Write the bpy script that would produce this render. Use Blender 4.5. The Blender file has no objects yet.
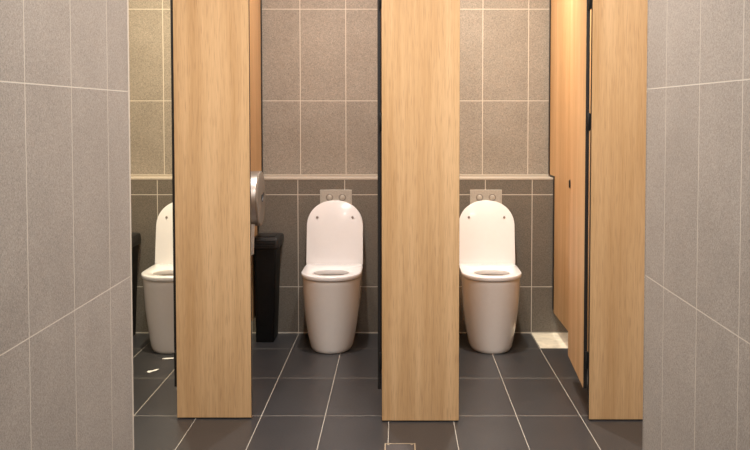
import bpy, bmesh, math, random
from mathutils import Vector, Matrix
random.seed(4)
SC = bpy.context.scene
COL = SC.collection
PI = math.pi

# ------------------------------------------------------------------ measurements (metres)
EYE = 1.418
Y_LOW, Y_UP = 5.768, 5.956          # face of the plumbing ledge, face of the wall above it
LEDGE = 1.003
X_CL, X_CR = -0.872, 0.797          # corridor side walls
Y_CL, Y_CR = 2.931, 2.903           # where they end
X_FL, X_FR = -1.866, 1.958          # ends of the row of cubicles
CEIL = 2.85
PITCH = 0.957
PART_X = [-0.908, 0.047, 1.002]     # partition centres
BOARD = 0.013
Y_PIL = 4.105
PIL_WS = [0.346, 0.354, 0.356]
PIL_X = [-1.028, -0.0765, 0.878]     # left edges of the pilasters

# ------------------------------------------------------------------ node helpers
def new_mat(name):
    m = bpy.data.materials.new(name); m.use_nodes = True
    nt = m.node_tree
    b = nt.nodes['Principled BSDF']
    return m, nt, b

class NB:
    def __init__(s, nt): s.nt = nt
    def node(s, t, **kw):
        n = s.nt.nodes.new(t)
        for k, v in kw.items(): setattr(n, k, v)
        return n
    def link(s, a, b): s.nt.links.new(a, b)
    def put(s, sock, v):
        if hasattr(v, 'node'): s.link(v, sock)
        else: sock.default_value = v
    def math(s, op, a, b=None, c=None):
        n = s.node('ShaderNodeMath', operation=op)
        s.put(n.inputs[0], a)
        if b is not None: s.put(n.inputs[1], b)
        if c is not None: s.put(n.inputs[2], c)
        return n.outputs[0]
    def mix(s, fac, a, b, mode='MIX'):
        n = s.node('ShaderNodeMix', data_type='RGBA', blend_type=mode)
        s.put(n.inputs[0], fac); s.put(n.inputs[6], a); s.put(n.inputs[7], b)
        return n.outputs[2]
    def noise(s, vec, scale, detail=2.0, rough=0.5):
        n = s.node('ShaderNodeTexNoise')
        s.put(n.inputs['Vector'], vec)
        n.inputs['Scale'].default_value = scale
        n.inputs['Detail'].default_value = detail
        n.inputs['Roughness'].default_value = rough
        return n.outputs['Fac']
    def scale(s, vec, v):
        n = s.node('ShaderNodeVectorMath', operation='MULTIPLY')
        s.put(n.inputs[0], vec); n.inputs[1].default_value = v
        return n.outputs[0]
    def ramp(s, fac, a, b, lo=0.0, hi=1.0):
        n = s.node('ShaderNodeMapRange'); n.clamp = True
        s.put(n.inputs[0], fac)
        n.inputs[1].default_value = lo; n.inputs[2].default_value = hi
        n.inputs[3].default_value = a; n.inputs[4].default_value = b
        return n.outputs[0]
    def line(s, coord, period, off, width):
        """1 on a joint of that width centred on off + k*period"""
        t = s.math('SUBTRACT', coord, off - period * 100.5)
        t = s.math('MODULO', t, period)
        t = s.math('SUBTRACT', t, period * 0.5)
        t = s.math('ABSOLUTE', t)
        return s.ramp(t, 1.0, 0.0, width * 0.5 * 0.8, width * 0.5 * 1.2)
    def cell(s, coord, period, off):
        return s.math('FLOOR', s.math('DIVIDE', s.math('SUBTRACT', coord, off), period))
    def bump(s, h, strength, dist):
        n = s.node('ShaderNodeBump'); n.inputs['Strength'].default_value = strength
        n.inputs['Distance'].default_value = dist
        s.put(n.inputs['Height'], h); return n.outputs[0]

def rgb(r, g, b): return (r, g, b, 1.0)

def tile_mat(name, axis, a_period, a_off, b_axis, b_period, b_off, col, grout, jw=0.0045, jw2=None,
             speck=0.50, rough=0.55, extra=None, dark_second=1.0, spec=0.35, fine=1.0):
    m, nt, bs = new_mat(name); N = NB(nt)
    geo = N.node('ShaderNodeNewGeometry')
    sep = N.node('ShaderNodeSeparateXYZ'); N.link(geo.outputs['Position'], sep.inputs[0])
    A, B = sep.outputs['XYZ'.index(axis)], sep.outputs['XYZ'.index(b_axis)]
    la = N.line(A, a_period, a_off, jw)
    lb = N.line(B, b_period, b_off, jw2 or jw)
    lb2 = N.math('MULTIPLY', lb, dark_second)
    joint = N.math('MAXIMUM', la, lb2)
    if extra:
        ax, lo, hi = extra
        e = N.math('COMPARE', sep.outputs['XYZ'.index(ax)], (lo + hi) / 2, (hi - lo) / 2)
        joint = N.math('MAXIMUM', joint, e)
    # woven, speckled stone face
    sx = {'X': 0, 'Y': 1, 'Z': 2}
    v1 = [95.0 * fine] * 3; v1[sx[axis]] = 420.0 * fine
    v2 = [95.0 * fine] * 3; v2[sx[b_axis]] = 420.0 * fine
    n1 = N.noise(N.scale(geo.outputs['Position'], v1), 1.0, 2.0, 0.6)
    n2 = N.noise(N.scale(geo.outputs['Position'], v2), 1.0, 2.0, 0.6)
    n3 = N.noise(geo.outputs['Position'], 5.0, 3.0, 0.6)
    n4 = N.noise(geo.outputs['Position'], 150.0 * fine, 2.0, 0.7)
    w = N.math('ADD', N.math('MULTIPLY', n1, 0.3), N.math('MULTIPLY', n2, 0.3))
    w = N.math('ADD', w, N.math('MULTIPLY', n4, 0.4))
    f = N.ramp(w, 1.0 - speck, 1.0 + speck, 0.32, 0.68)
    f = N.math('MULTIPLY', f, N.ramp(n3, 0.94, 1.06, 0.3, 0.7))
    ca = N.cell(A, a_period, a_off); cb = N.cell(B, b_period, b_off)
    cv = N.node('ShaderNodeCombineXYZ'); N.link(ca, cv.inputs[0]); N.link(cb, cv.inputs[1])
    wn = N.node('ShaderNodeTexWhiteNoise', noise_dimensions='3D'); N.link(cv.outputs[0], wn.inputs['Vector'])
    f = N.math('MULTIPLY', f, N.ramp(wn.outputs['Value'], 0.96, 1.04))
    n5 = N.node('ShaderNodeVectorMath', operation='SCALE'); n5.inputs[0].default_value = col[:3]
    N.link(f, n5.inputs['Scale'])
    c = N.mix(joint, n5.outputs[0], grout)
    N.link(c, bs.inputs['Base Color'])
    N.put(bs.inputs['Roughness'], N.ramp(joint, rough, 0.9))
    h = N.math('SUBTRACT', N.math('MULTIPLY', w, 0.35), joint)
    N.link(N.bump(h, 0.25, 0.0015), bs.inputs['Normal'])
    bs.inputs['Specular IOR Level'].default_value = spec
    return m

GREIGE = rgb(0.345, 0.308, 0.272)
GROUT = rgb(0.60, 0.54, 0.46)
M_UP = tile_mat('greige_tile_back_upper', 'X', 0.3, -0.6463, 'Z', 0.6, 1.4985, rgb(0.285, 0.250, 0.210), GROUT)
M_LOW = tile_mat('greige_tile_lower_shaded', 'X', 0.3, -0.6443, 'Z', 0.594, 0.302, rgb(0.165, 0.143, 0.116), GROUT, extra=('Z', 0.0, 0.008))  # same tile as above the ledge, colour darkened to stand in for shade
M_LEFT = tile_mat('greige_tile_corridor_left', 'Y', 0.3, 2.1129, 'Z', 0.6, 1.4878, GREIGE, GROUT, jw=0.0038, jw2=0.0030, fine=1.45)
M_RIGHT = tile_mat('greige_tile_corridor_right', 'Y', 0.3, 2.0963, 'Z', 0.6, 1.495, GREIGE, GROUT, jw=0.0038, jw2=0.0030, fine=1.45)
M_ACROSS = tile_mat('greige_tile_across', 'X', 0.3, -0.872, 'Z', 0.6, 1.49, GREIGE, GROUT, jw=0.0038, jw2=0.0030, fine=1.45)
M_FLOOR = tile_mat('charcoal_floor_tile', 'X', 0.2989, -0.0449, 'Y', 0.6032, 4.1778, rgb(0.032, 0.0310, 0.0325),
                   rgb(0.36, 0.32, 0.265), jw=0.0034, jw2=0.0032, speck=0.60, rough=0.33, spec=0.6, dark_second=0.8)

def plain(name, col, rough=0.5, metal=0.0, coat=0.0, spec=0.5, var=0.05, nscale=40.0, bump=0.0):
    m, nt, bs = new_mat(name); N = NB(nt)
    tc = N.node('ShaderNodeTexCoord')
    n = N.noise(tc.outputs['Object'], nscale, 3.0, 0.55)
    v = N.node('ShaderNodeVectorMath', operation='SCALE'); v.inputs[0].default_value = col[:3]
    N.link(N.ramp(n, 1 - var, 1 + var, 0.3, 0.7), v.inputs['Scale'])
    N.link(v.outputs[0], bs.inputs['Base Color'])
    bs.inputs['Roughness'].default_value = rough
    bs.inputs['Metallic'].default_value = metal
    bs.inputs['Coat Weight'].default_value = coat
    bs.inputs['Specular IOR Level'].default_value = spec
    if bump: N.link(N.bump(n, bump, 0.001), bs.inputs['Normal'])
    return m

def wood_mat(name):
    m, nt, bs = new_mat(name); N = NB(nt)
    tc = N.node('ShaderNodeTexCoord')
    oi = N.node('ShaderNodeObjectInfo')
    off = N.node('ShaderNodeVectorMath', operation='ADD')
    N.link(tc.outputs['Object'], off.inputs[0])
    cmb = N.node('ShaderNodeCombineXYZ')
    N.link(N.math('MULTIPLY', oi.outputs['Random'], 17.0), cmb.inputs[0])
    N.link(N.math('MULTIPLY', oi.outputs['Random'], 9.0), cmb.inputs[1])
    N.link(cmb.outputs[0], off.inputs[1])
    P = off.outputs[0]
    broad = N.noise(N.scale(P, (9.0, 9.0, 0.55)), 1.0, 3.0, 0.55)
    mid = N.noise(N.scale(P, (55.0, 55.0, 1.3)), 1.0, 3.0, 0.6)
    fine = N.noise(N.scale(P, (330.0, 330.0, 7.0)), 1.0, 2.0, 0.6)
    pore = N.noise(N.scale(P, (300.0, 300.0, 12.0)), 1.0, 1.0, 0.5)
    t = N.math('ADD', N.math('MULTIPLY', broad, 0.55), N.math('MULTIPLY', mid, 0.27))
    t = N.math('ADD', t, N.math('MULTIPLY', fine, 0.18))
    t = N.ramp(t, 0.0, 1.0, 0.36, 0.64)
    c = N.mix(t, rgb(0.48, 0.275, 0.118), rgb(0.69, 0.450, 0.238))
    p = N.ramp(pore, 0.0, 0.42, 0.54, 0.70)
    c = N.mix(p, c, rgb(0.36, 0.205, 0.10))
    N.link(c, bs.inputs['Base Color'])
    bs.inputs['Roughness'].default_value = 0.5
    bs.inputs['Specular IOR Level'].default_value = 0.28
    N.link(N.bump(fine, 0.06, 0.0005), bs.inputs['Normal'])
    return m

M_WOOD = wood_mat('oak_laminate')
M_CORE = plain('black_laminate_core', rgb(0.012, 0.009, 0.007), 0.55)
M_BLACK = plain('black_hardware', rgb(0.008, 0.008, 0.008), 0.35)
M_CHAN = plain('dark_channel', rgb(0.02, 0.015, 0.011), 0.5)
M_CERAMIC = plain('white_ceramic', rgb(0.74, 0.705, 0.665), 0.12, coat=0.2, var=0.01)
M_SEAT = plain('white_seat_plastic', rgb(0.85, 0.83, 0.825), 0.16, coat=0.2, var=0.008)
M_BUMPER = plain('grey_bumper', rgb(0.22, 0.19, 0.175), 0.5)
M_STEEL = plain('satin_steel', rgb(0.42, 0.385, 0.35), 0.38, metal=0.85, var=0.04, nscale=120)
M_SMOKE = plain('smoky_cover', rgb(0.24, 0.215, 0.185), 0.42, metal=0.0, var=0.10, nscale=180)
M_PLATE = plain('brushed_plate', rgb(0.50, 0.46, 0.40), 0.42, metal=0.25, var=0.10, nscale=90)
M_RING = plain('plate_ring', rgb(0.30, 0.27, 0.23), 0.45, metal=0.3)
M_BIN = plain('black_bin_plastic', rgb(0.008, 0.008, 0.008), 0.5, var=0.2, spec=0.2)
M_BINLID = plain('black_bin_lid_plastic', rgb(0.014, 0.014, 0.014), 0.42, var=0.2, spec=0.35)
M_CEIL = plain('white_ceiling_paint', rgb(0.72, 0.70, 0.66), 0.9)
M_TRIM = plain('cream_edge_trim', rgb(0.60, 0.54, 0.46), 0.5)
M_LEDGE = plain('ledge_tile', rgb(0.46, 0.40, 0.33), 0.5, var=0.08, nscale=160)
M_PAPER = plain('white_paper', rgb(0.82, 0.80, 0.76), 0.9)
M_CREAM = plain('cream_stone', rgb(0.74, 0.65, 0.50), 0.6, var=0.16, nscale=14)
M_DRAIN = plain('drain_brass', rgb(0.55, 0.46, 0.34), 0.35, metal=0.6)
M_DTILE = plain('drain_tile', rgb(0.062, 0.056, 0.056), 0.45, var=0.25, nscale=220)

# ------------------------------------------------------------------ mesh helpers
def link(name, bm, mats, parent=None, smooth=False, loc=(0, 0, 0), angle=35):
    bmesh.ops.recalc_face_normals(bm, faces=bm.faces)
    me = bpy.data.meshes.new(name); bm.to_mesh(me); bm.free()
    for m in (mats if isinstance(mats, (list, tuple)) else [mats]): me.materials.append(m)
    if smooth:
        for p in me.polygons: p.use_smooth = True
        me.set_sharp_from_angle(angle=math.radians(angle))
    o = bpy.data.objects.new(name, me); COL.objects.link(o)
    o.location = loc
    if parent: o.parent = parent
    return o

def box(bm, x0, x1, y0, y1, z0, z1, bev=0.0, seg=2):
    r = bmesh.ops.create_cube(bm, size=1.0)
    vs = r['verts']
    for v in vs:
        v.co = Vector(((x0 + x1) / 2 + v.co.x * (x1 - x0), (y0 + y1) / 2 + v.co.y * (y1 - y0), (z0 + z1) / 2 + v.co.z * (z1 - z0)))
    if bev:
        es = list({e for v in vs for e in v.link_edges})
        bmesh.ops.bevel(bm, geom=es, offset=bev, segments=seg, profile=0.5, affect='EDGES')
    return bm

def boxbm(*a, **k): return box(bmesh.new(), *a, **k)

def loft(bm, rings, cap0=True, cap1=True):
    vr = [[bm.verts.new(p) for p in r] for r in rings]
    n = len(rings[0])
    for a, b in zip(vr, vr[1:]):
        for i in range(n):
            j = (i + 1) % n
            bm.faces.new((a[i], a[j], b[j], b[i]))
    if cap0: bm.faces.new(vr[0][::-1])
    if cap1: bm.faces.new(vr[-1])
    return bm

def prism(bm, pts, d, axis):
    """extrude a polygon of 3-D points by d along axis (a vector)"""
    return loft(bm, [pts, [tuple(Vector(p) + Vector(axis) * d) for p in pts]])

def lathe(bm, prof, n=48, axis='X', cap0=True, cap1=True):
    rings = []
    for r, h in prof:
        ring = []
        for i in range(n):
            a = 2 * PI * i / n
            c, s = r * math.cos(a), r * math.sin(a)
            ring.append({'X': (h, c, s), 'Y': (c, h, s), 'Z': (c, s, h)}[axis])
        rings.append(ring)
    return loft(bm, rings, cap0, cap1)

def thing(name, label, cat, loc=(0, 0, 0), group=None):
    o = bpy.data.objects.new(name, None); COL.objects.link(o)
    o.location = loc; o.empty_display_size = 0.1
    tag(o, label, cat, group); return o

def tag(o, label, cat, group=None):
    o['label'] = label; o['category'] = cat; o['kind'] = 'thing'
    if group: o['group'] = group
    return o

def struct(name, bm, mats, **k):
    o = link(name, bm, mats, **k); o['kind'] = 'structure'; return o

def copy_thing(root, loc, label):
    r = root.copy(); COL.objects.link(r); r.location = loc; r['label'] = label
    for ch in list(root.children):
        c = ch.copy(); COL.objects.link(c); c.parent = r
        for g in list(ch.children):
            d = g.copy(); COL.objects.link(d); d.parent = c
    return r

# ------------------------------------------------------------------ the room
Y_REAR = -1.6
struct('floor', boxbm(X_FL - 0.2, X_FR + 0.2, Y_REAR - 0.2, Y_UP + 0.2, -0.1, 0.0), M_FLOOR)
struct('ceiling', boxbm(X_FL - 0.2, X_FR + 0.2, Y_REAR - 0.2, Y_UP + 0.2, CEIL, CEIL + 0.1), M_CEIL)
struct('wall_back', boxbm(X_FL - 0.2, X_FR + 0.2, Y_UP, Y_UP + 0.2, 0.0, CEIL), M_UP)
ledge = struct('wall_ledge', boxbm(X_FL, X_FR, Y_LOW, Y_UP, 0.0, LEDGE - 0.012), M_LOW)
struct('trim_1', boxbm(X_FL, X_FR, Y_LOW - 0.002, Y_UP, LEDGE - 0.012, LEDGE, bev=0.002), M_LEDGE)
struct('trim_4', boxbm(X_FL, X_FR, Y_UP - 0.008, Y_UP, LEDGE, LEDGE + 0.011, bev=0.003), M_LEDGE)
struct('wall_left', boxbm(X_FL - 0.2, X_FL, Y_CL, Y_UP, 0.0, CEIL), M_ACROSS)
struct('wall_right', boxbm(X_FR, X_FR + 0.2, Y_CR, Y_UP, 0.0, CEIL), M_ACROSS)
struct('wall_corridor_left', boxbm(X_FL - 0.2, X_CL, Y_REAR, Y_CL, 0.0, CEIL), M_LEFT)
struct('wall_corridor_right', boxbm(X_CR, X_FR + 0.2, Y_REAR, Y_CR, 0.0, CEIL), M_RIGHT)
struct('wall_rear', boxbm(X_FL, X_FR, Y_REAR - 0.2, Y_REAR, 0.0, CEIL), M_ACROSS)
# slim edge trims on the two outer corners of the corridor
struct('trim_2', boxbm(X_CL - 0.010, X_CL + 0.001, Y_CL - 0.014, Y_CL + 0.001, 0.0, CEIL), M_TRIM)
struct('trim_3', boxbm(X_CR - 0.001, X_CR + 0.004, Y_CR - 0.004, Y_CR + 0.001, 0.0, CEIL), M_LEFT)
# odd cream tile let into the last floor row
struct('floor_patch', boxbm(0.856, 1.150, 5.392, Y_LOW - 0.004, 0.0, 0.0025, bev=0.0008), M_CREAM)

# ------------------------------------------------------------------ cubicle front pilasters
PIL_T, PIL_TOP, PART_TOP = 0.022, 2.30, CEIL - 0.002  # unseen top of the partitions added up to the ceiling to block light leaks
def board_faces(bm, wide_axis):
    """material 0 on the two broad faces, 1 on the edges"""
    for f in bm.faces:
        f.normal_update()
        f.material_index = 0 if abs(f.normal[wide_axis]) > 0.9 else 1
    return bm

pil_labels = ['wide oak laminate pilaster half hiding the toilet at the corridor end wall',
              'wide oak laminate pilaster standing between the two fully visible toilets',
              'wide oak laminate pilaster beside the open cubicle door, partly behind the corridor wall']
pil_labels[0] = 'wide oak laminate pilaster half hiding one toilet, black bin beside it'
pil_y = [Y_PIL + 0.033, Y_PIL - 0.008, Y_PIL + 0.008]
for i in range(3):
    x0 = PIL_X[i]; y0 = pil_y[i]; PIL_W = PIL_WS[i]
    t = thing('cubicle_pilaster', pil_labels[i], 'panel', (x0 + PIL_W / 2, y0, 0), 'cubicle front pilasters')
    b = board_faces(boxbm(-PIL_W / 2, PIL_W / 2, 0, PIL_T, 0.005, PIL_TOP, bev=0.0008, seg=1), 1)
    link('board', b, [M_WOOD, M_CORE], t)
    o = link('foot_strip', boxbm(-PIL_W / 2 + 0.003, PIL_W / 2 - 0.003, 0.004, PIL_T - 0.002, 0.0, 0.005), M_BLACK, t)
    o['label'] = 'black recessed foot strip'

# ------------------------------------------------------------------ partitions running back to the wall
part_labels = ['tall oak laminate partition carrying the steel roll dispenser, above the black bin',
               'oak laminate partition hidden edge-on behind the middle pilaster between two cubicles',
               'tall oak laminate partition notched around the ledge, behind the open door']
PB = 0.138
for i in (0, 2, 1):
    x = PART_X[i]; y0 = pil_y[i] + PIL_T
    t = thing('cubicle_partition', part_labels[i], 'partition', (x, y0, 0), 'cubicle partitions')
    yl, yu = Y_LOW - 0.006 - y0, Y_UP - 0.004 - y0
    r = 0.03
    pts = [(0, PB), ]
    for k in range(7):                                            # rounded lower corner by the wall
        a = -PI / 2 + (PI / 2) * k / 6
        pts.append((yl - r + r * math.cos(a), PB + r + r * math.sin(a)))
    pts += [(yl, LEDGE + 0.006), (yu, LEDGE + 0.006), (yu, PART_TOP), (0, PART_TOP)]
    bm = prism(bmesh.new(), [(-BOARD / 2, p[0], p[1]) for p in pts], BOARD, (1, 0, 0))
    bmesh.ops.recalc_face_normals(bm, faces=bm.faces)
    link('board', board_faces(bm, 0), [M_WOOD, M_CORE], t)
    ch = bmesh.new()
    box(ch, -0.013, 0.013, yl - 0.016, yl + 0.004, PB + 0.02, LEDGE + 0.001)
    box(ch, -0.013, 0.013, yl - 0.016, yu, LEDGE + 0.0005, LEDGE + 0.012)
    box(ch, -0.013, 0.013, yu - 0.02, yu + 0.003, LEDGE + 0.010, PART_TOP)
    o = link('wall_channel', ch, M_CHAN, t); o['label'] = 'dark metal channel along the tiled wall'

# ------------------------------------------------------------------ doors, swung open into the cubicles
door_labels = ['open cubicle door seen edge-on as black line beside the pilaster of half hidden toilet',
               'open cubicle door seen edge-on as black line beside the middle pilaster',
               'oak laminate cubicle door standing wide open, black thumbturn near its free edge']
ang = [0.0, 0.0, math.radians(-3.6)]
DOOR_W, D_Z0, D_Z1 = 0.572, 0.140, 2.08
for i in (2, 0, 1):
    hx, hy = PIL_X[i] - 0.0130, pil_y[i] + PIL_T + 0.012
    t = thing('cubicle_door', door_labels[i], 'door', (hx, hy, 0), 'open cubicle doors')
    t.rotation_euler = (0, 0, ang[i])
    b = board_faces(boxbm(-0.0065, 0.0065, 0, DOOR_W, D_Z0, D_Z1, bev=0.0008, seg=1), 0)
    link('board', b, [M_WOOD, M_CORE], t)
    o = link('gap_shade', boxbm(0.0066, 0.0100, 0.001, 0.020, D_Z0, D_Z1), M_CORE, t); o['label'] = 'black strip added as shade in the hinge gap'  # added dark strip stands in for the shade in the hinge gap
    for z in (0.274, 1.377, 1.93):
        hb = bmesh.new()
        lathe(hb, [(0.0050, z - 0.041), (0.0062, z - 0.039), (0.0062, z + 0.039), (0.0050, z + 0.041)], 16, 'Z')
        for v in hb.verts: v.co += Vector((0.0065, -0.007, 0))
        box(hb, 0.0055, 0.0085, -0.006, 0.035, z - 0.038, z + 0.038, bev=0.0008, seg=1)
        box(hb, 0.0065, 0.0195, -0.0119, -0.0095, z - 0.038, z + 0.038, bev=0.0008, seg=1)
        link('hinge', hb, M_BLACK, t, smooth=True)
    lk = bmesh.new()
    ly, lz = DOOR_W - 0.032, 1.050
    lathe(lk, [(0.024, -0.0065), (0.024, -0.0085), (0.021, -0.0095)], 28, 'X')
    for v in lk.verts: v.co += Vector((0, ly, lz))
    box(lk, -0.0135, -0.009, ly - 0.005, ly + 0.005, lz - 0.019, lz + 0.019, bev=0.002)
    o = link('thumbturn', lk, M_BLACK, t, smooth=True)

# ------------------------------------------------------------------ toilets
NR = 64
def dshape(hw, yf, yb, z, rb=0.02, flen=None, n=2.25):
    """plan outline: rounded front at yf (towards the camera), square back at yb; NR points"""
    flen = flen or min(hw * 1.25, (yb - yf) * 0.75)
    pts = []
    nf = NR * 5 // 8
    for k in range(nf):
        a = PI * k / (nf - 1)
        c, s = math.cos(a), math.sin(a)
        x = -math.copysign(abs(c) ** (2 / n), c) * hw
        y = yf + flen - (abs(s) ** (2 / n)) * flen
        pts.append((x, y, z))
    rest = NR - nf
    ns = rest // 4
    for k in range(1, ns + 1): pts.append((hw, yf + flen + (yb - rb - yf - flen) * k / ns, z))
    nb = rest - 2 * ns
    for k in range(nb):
        u = k / (nb - 1)
        a = PI * u
        # squared-off back edge
        c, s = math.cos(a), math.sin(a)
        e = 0.28
        pts.append((math.copysign(abs(c) ** e, c) * (hw - 0.001) if abs(c) > 1e-6 else 0.0, yb - rb + rb * abs(s) ** e, z))
    for k in range(ns - 1, -1, -1): pts.append((-hw, yf + flen + (yb - rb - yf - flen) * (k + 0.5) / ns, z))
    return pts[:NR]

HC = 5.372 - 5.5                                # centre of the seat opening, local y
def hole(outer, a, b, z, yc=HC):
    """ring of NR points on the opening, at the same bearing as the outline's points"""
    out = []
    for x, y, _ in outer:
        t = math.atan2((y - yc) / b, x / a)
        out.append((a * math.cos(t), yc + b * math.sin(t), z))
    return out

def ZB(y): return y - 5.5
YB = ZB(Y_LOW) - 0.004

def make_toilet(loc, label):
    t = thing('toilet', label, 'toilet', loc, 'toilets')
    # skirted body with a hollow bowl
    rings = []
    prof = [(0.000, 0.117, 5.264), (0.006, 0.124, 5.256), (0.025, 0.131, 5.253), (0.08, 0.142, 5.248), (0.15, 0.153, 5.243),
            (0.25, 0.166, 5.236), (0.34, 0.172, 5.230), (0.40, 0.1745, 5.226), (0.430, 0.176, 5.224), (0.436, 0.174, 5.226)]
    for z, hw, yf in prof: rings.append(dshape(hw, ZB(yf), YB, z, flen=0.19 + 0.05 * z))
    o = rings[-1]
    for a, b, z, dy in [(0.118, 0.118, 0.436, 0), (0.113, 0.113, 0.425, 0), (0.108, 0.114, 0.38, 0.006), (0.095, 0.103, 0.32, 0.014),
                        (0.070, 0.08, 0.26, 0.02), (0.045, 0.05, 0.215, 0.03)]:
        rings.append(hole(o, a, b, z, HC + dy))
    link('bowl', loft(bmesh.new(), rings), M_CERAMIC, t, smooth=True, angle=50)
    # seat ring
    sy, sb = ZB(5.212), ZB(5.690)
    R = []
    for dz, ins in [(0.4385, 0.006), (0.440, 0.002), (0.443, 0.0), (0.4605, 0.0), (0.464, 0.0015), (0.4655, 0.006)]:
        R.append(dshape(0.181 - ins, sy + ins, sb - ins, dz, rb=0.09, flen=0.21))
    o = R[-1]
    for a, b, z in [(0.113, 0.112, 0.465), (0.107, 0.106, 0.462), (0.105, 0.104, 0.453), (0.107, 0.106, 0.4385)]:
        R.append(hole(o, a, b, z))
    bm = loft(bmesh.new(), R + [R[0]], False, False)
    bmesh.ops.remove_doubles(bm, verts=bm.verts, dist=1e-6)
    link('seat', bm, M_SEAT, t, smooth=True, angle=50)
    # hinge cover between seat and lid
    # lid, raised and leaning on the wall: outline in (u across, v up), thickness along w
    W, L = 0.1785, 0.405
    def lid_ring(ins, w):
        pts = []
        n = 44
        arc = 0.168
        for k in range(n):
            a = PI * k / (n - 1)
            c, s = math.cos(a), math.sin(a)
            e = 2 / 2.15
            hw = W - ins
            pts.append((math.copysign(abs(c) ** e, c) * hw, L - arc + abs(s) ** e * (arc - ins), w))
        m = 8
        for k in range(1, m): pts.append((-(W - ins) - 0.001 * k / m, (L - arc) * (1 - k / m) + ins * k / m, w))
        for k in range(0, 5): pts.append((-(W + 0.001 - ins) * (1 - k / 2), ins, w))
        for k in range(1, m): pts.append((W - ins + 0.001 * (1 - k / m), (L - arc) * (k / m) + ins * (1 - k / m), w))
        return pts
    LR = [lid_ring(0.006, 0.000), lid_ring(0.0015, 0.0015), lid_ring(0.0, 0.005), lid_ring(0.0, 0.014), lid_ring(0.002, 0.0185), lid_ring(0.010, 0.022), lid_ring(0.05, 0.024)]
    bm = loft(bmesh.new(), LR)
    tilt = math.radians(9.0)
    def to_lid(u, v, w):
        return (u, ZB(5.668) + v * math.sin(tilt) + w * math.cos(tilt), 0.4655 + v * math.cos(tilt) - w * math.sin(tilt) - 0.002)
    for v in bm.verts: v.co = Vector(to_lid(*v.co))
    lid = link('lid', bm, M_SEAT, t, smooth=True, angle=40)
    for s in (-1, 1):
        b = lathe(bmesh.new(), [(0.0075, 0.001), (0.0075, -0.003), (0.005, -0.005)], 20, 'Z')
        for v in b.verts:
            v.co = Vector(to_lid(v.co.x + s * 0.112, v.co.y + L - 0.108, v.co.z))
        k = link('bumper', b, M_BUMPER, lid, smooth=True); k['label'] = 'small grey rubber bumper'
    for s in (-1, 1):
        link('hinge', boxbm(s * 0.10 - 0.03, s * 0.10 + 0.03, ZB(5.672), ZB(5.700), 0.456, 0.4655, bev=0.003), M_SEAT, t, smooth=True)
    return t
TX = [-0.404, 0.559, -1.361]
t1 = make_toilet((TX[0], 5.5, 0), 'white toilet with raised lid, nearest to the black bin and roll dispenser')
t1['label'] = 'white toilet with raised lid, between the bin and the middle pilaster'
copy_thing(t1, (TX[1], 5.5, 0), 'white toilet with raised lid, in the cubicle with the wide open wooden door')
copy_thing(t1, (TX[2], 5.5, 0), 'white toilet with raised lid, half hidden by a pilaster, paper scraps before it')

# ------------------------------------------------------------------ flush plates
def flush_plate(x, label):
    t = thing('flush_plate', label, 'flush plate', (x, Y_LOW, 0.79), 'flush plates')
    link('plate', boxbm(-0.102, 0.102, -0.009, 0.0, 0.0, 0.138, bev=0.002), M_PLATE, t)
    for s in (-1, 1):
        b = bmesh.new()
        lathe(b, [(0.0235, -0.008), (0.0235, -0.0105), (0.0205, -0.0115), (0.0195, -0.0100), (0.0, -0.0100)][:4], 32, 'Y')
        for v in b.verts: v.co += Vector((s * 0.041, 0, 0.089))
        k = link('button', b, M_RING, t, smooth=True)
        c = lathe(bmesh.new(), [(0.0165, -0.0098), (0.0165, -0.012), (0.0150, -0.013)], 32, 'Y')
        for v in c.verts: v.co += Vector((s * 0.041, 0, 0.089))
        link('button_cap', c, M_PLATE, k, smooth=True)
    return t
flush_plate(-0.400, 'brushed flush plate above the toilet that stands beside the black bin')
flush_plate(0.5595, 'brushed flush plate above the toilet in the open-door cubicle')

# ------------------------------------------------------------------ toilet roll dispenser on the left partition
xp = PART_X[0] + BOARD / 2
d = thing('toilet_roll_dispenser', 'round steel jumbo toilet roll dispenser on the oak partition', 'dispenser', (xp, 5.385, 0.908))
link('drum', lathe(bmesh.new(), [(0.160, 0.0), (0.163, 0.003), (0.163, 0.068), (0.160, 0.074)], 64, 'X'), M_STEEL, d, smooth=True)
cv = link('cover', lathe(bmesh.new(), [(0.164, 0.072), (0.165, 0.077), (0.161, 0.082), (0.145, 0.0845), (0.06, 0.0855), (0.002, 0.086)], 64, 'X'), M_SMOKE, d, smooth=True)
cv['label'] = 'smoky grey round cover'
k = bmesh.new()
lathe(k, [(0.016, 0.085), (0.016, 0.089), (0.013, 0.0905)], 24, 'X')
box(k, 0.0895, 0.0945, -0.036, 0.036, -0.0065, 0.0065, bev=0.002)
for v in k.verts:
    y, z = v.co.y, v.co.z
    v.co.y, v.co.z = y * 0.77 - z * 0.64 - 0.01, y * 0.64 + z * 0.77 + 0.008
link('lock', k, M_BLACK, cv, smooth=True)
# paper hanging out below it
pb = bmesh.new()
cols, rows = 6, 14
vs = []
for j in range(rows + 1):
    u = j / rows
    row = []
    for i in range(cols + 1):
        w = i / cols
        hw = 0.050 * (1 - 0.12 * u)
        x = xp + 0.006 + w * hw
        y = 5.295 - 0.012 * math.sin(u * 3.0) + 0.004 * math.sin(w * 7 + u * 4)
        z = 0.765 - u * (0.205 - 0.03 * w * u)
        row.append(pb.verts.new((x, y, z)))
    vs.append(row)
for j in range(rows):
    for i in range(cols): pb.faces.new((vs[j][i], vs[j][i + 1], vs[j + 1][i + 1], vs[j + 1][i]))
bmesh.ops.solidify(pb, geom=pb.faces[:], thickness=0.0008)
tag(link('toilet_paper', pb, M_PAPER, smooth=True), 'torn strip of white toilet paper hanging below the round dispenser', 'paper')

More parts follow.
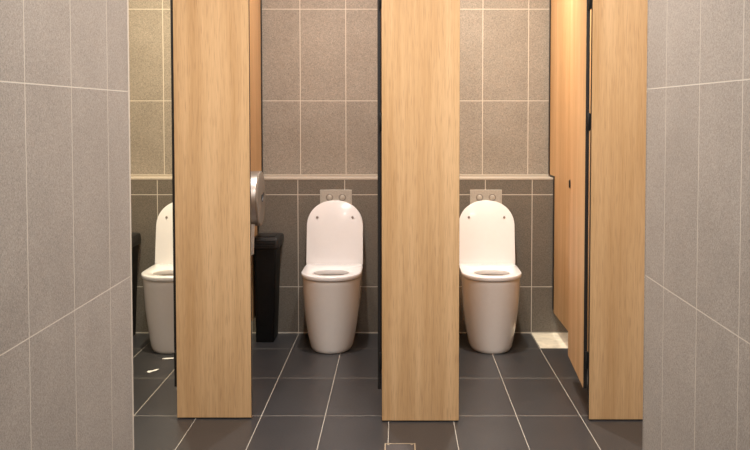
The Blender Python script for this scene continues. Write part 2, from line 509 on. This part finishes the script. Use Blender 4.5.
# ------------------------------------------------------------------ slim black sanitary bins
def make_bin(loc, label):
    t = thing('sanitary_bin', label, 'bin', loc, 'sanitary bins')
    def ring(x0, x1, y0, y1, z, r):
        pts = []
        for cx, cy, a0 in ((x1 - r, y1 - r, 0), (x0 + r, y1 - r, PI / 2), (x0 + r, y0 + r, PI), (x1 - r, y0 + r, 1.5 * PI)):
            for k in range(6):
                a = a0 + (PI / 2) * k / 5
                pts.append((cx + r * math.cos(a), cy + r * math.sin(a), z))
        return pts
    bm = loft(bmesh.new(), [ring(0.008, 0.114, 0.030, 0.235, 0.0, 0.012), ring(0.006, 0.117, 0.026, 0.238, 0.008, 0.014),
                            ring(0.0, 0.138, 0.008, 0.248, 0.585, 0.016)])
    link('body', bm, M_BIN, t, smooth=True, angle=40)
    lid = link('lid', loft(bmesh.new(), [ring(-0.002, 0.151, 0.002, 0.250, 0.585, 0.016), ring(-0.004, 0.156, -0.004, 0.250, 0.592, 0.018),
                                   ring(-0.004, 0.156, -0.004, 0.250, 0.640, 0.018), ring(0.0, 0.151, 0.002, 0.248, 0.652, 0.02),
                                   ring(0.012, 0.139, 0.016, 0.236, 0.655, 0.02)]), M_BINLID, t, smooth=True, angle=40)
    link('flap', loft(bmesh.new(), [ring(0.018, 0.127, 0.024, 0.150, 0.6545, 0.012), ring(0.018, 0.127, 0.024, 0.150, 0.659, 0.012),
                                    ring(0.022, 0.123, 0.028, 0.146, 0.661, 0.012)]), M_BINLID, lid, smooth=True)
    s = bmesh.new()
    for z in (0.602, 0.618, 0.632):
        box(s, 0.012, 0.134, -0.007, -0.002, z - 0.003, z + 0.003, bev=0.001)
    link('rib', s, M_BIN, lid)
    return t
bx = PART_X[0] + BOARD / 2 + 0.012
b1 = make_bin((bx, 5.508, 0), 'tall slim black sanitary bin standing under the round roll dispenser')
copy_thing(b1, (-1.802, 5.508, 0), 'tall slim black sanitary bin partly behind the corridor wall corner')

# ------------------------------------------------------------------ paper scraps on the floor
def scrap(pts, label):
    bm = bmesh.new()
    top = [(x, y, z) for x, y, z in pts]
    loft(bm, [[(x, y, z - 0.0012) for x, y, z in top], top])
    return tag(link('paper_scrap', bm, M_PAPER), label, 'paper scrap', 'paper scraps on the floor')
scrap([(-1.378, 4.890, .0014), (-1.362, 4.880, .0016), (-1.345, 4.897, .004), (-1.328, 4.905, .006), (-1.322, 4.935, .007), (-1.340, 4.930, .005), (-1.355, 4.915, .003), (-1.378, 4.912, .0014)],
      'crumpled white paper scrap lying on the floor, farther out from the toilet')
scrap([(-1.365, 5.155, .0014), (-1.345, 5.148, .002), (-1.300, 5.155, .003), (-1.300, 5.175, .004), (-1.335, 5.172, .003), (-1.360, 5.168, .0014)],
      'thin white paper scrap on the floor close to the half hidden toilet')

# ------------------------------------------------------------------ floor drain
dr = thing('floor_drain', 'square floor drain with brass frame and tiled lid below the middle pilaster', 'drain', (0.0065, 3.752, 0))
fb = bmesh.new()
h = 0.066
for x0, x1, y0, y1 in ((-h, h, h - 0.006, h), (-h, h, -h, -h + 0.006), (-h, -h + 0.006, -h + 0.006, h - 0.006), (h - 0.006, h, -h + 0.006, h - 0.006)):
    box(fb, x0, x1, y0, y1, 0.0, 0.003)
link('frame', fb, M_DRAIN, dr)
link('lid', boxbm(-h + 0.009, h - 0.009, -h + 0.009, h - 0.009, 0.0, 0.0024, bev=0.0006), M_DTILE, dr)
for sx in (-1, 1):
    for sy in (-1, 1):
        s = lathe(bmesh.new(), [(0.005, 0.0022), (0.005, 0.0036), (0.003, 0.0042)], 14, 'Z')
        for v in s.verts: v.co += Vector((sx * 0.05, sy * 0.05, 0))
        link('screw', s, M_DRAIN, dr, smooth=True)

# ------------------------------------------------------------------ light: warm ceiling downlights
def down(x, y, watts, col, size=0.09, spread=150):
    l = bpy.data.lights.new('downlight', 'AREA'); l.shape = 'DISK'; l.size = size
    l.energy = watts; l.color = col; l.spread = math.radians(spread)
    o = bpy.data.objects.new('downlight', l); COL.objects.link(o)
    o.location = (x, y, CEIL - 0.01)
    return o
down(-0.41, 4.98, 31, (1.0, 0.95, 0.90), 0.06, 150)
down(0.47, 4.98, 45, (1.0, 0.96, 0.86), 0.06, 150)
down(-1.38, 4.98, 46, (1.0, 0.91, 0.68), 0.06, 150)
down(1.48, 4.98, 22, (1.0, 0.91, 0.82), 0.06, 150)
for x in (-0.855, 0.10, 1.055): down(x, 3.15, 21, (1.0, 0.96, 0.93), 0.12, 140)
down(-0.05, 1.9, 29, (1.0, 0.95, 0.91), 0.3, 175)
down(0.0, 0.4, 12, (1.0, 0.95, 0.91), 0.3, 175)

w = bpy.data.worlds.new('world'); SC.world = w; w.use_nodes = True
w.node_tree.nodes['Background'].inputs[0].default_value = (1.0, 0.9, 0.8, 1); w.node_tree.nodes['Background'].inputs[1].default_value = 0.02

# ------------------------------------------------------------------ camera
cam = bpy.data.cameras.new('camera'); co = bpy.data.objects.new('camera', cam); COL.objects.link(co)
co.location = (0, 0, EYE)
TH = 0.0432; F = 903.35
co.rotation_euler = (PI / 2 - TH, 0, 0)
cam.sensor_width = 36; cam.lens = F * 36 / 750
cam.shift_x = (375 - 398.5) / 750
cam.shift_y = (113.07 + F * math.tan(TH) - 225) / 750
cam.clip_start = 0.02
SC.camera = co
SC.view_settings.view_transform = 'Standard'; SC.view_settings.look = 'None'
SC.view_settings.exposure = 0.05; SC.view_settings.gamma = 1.0; SC.view_settings.use_curve_mapping = False
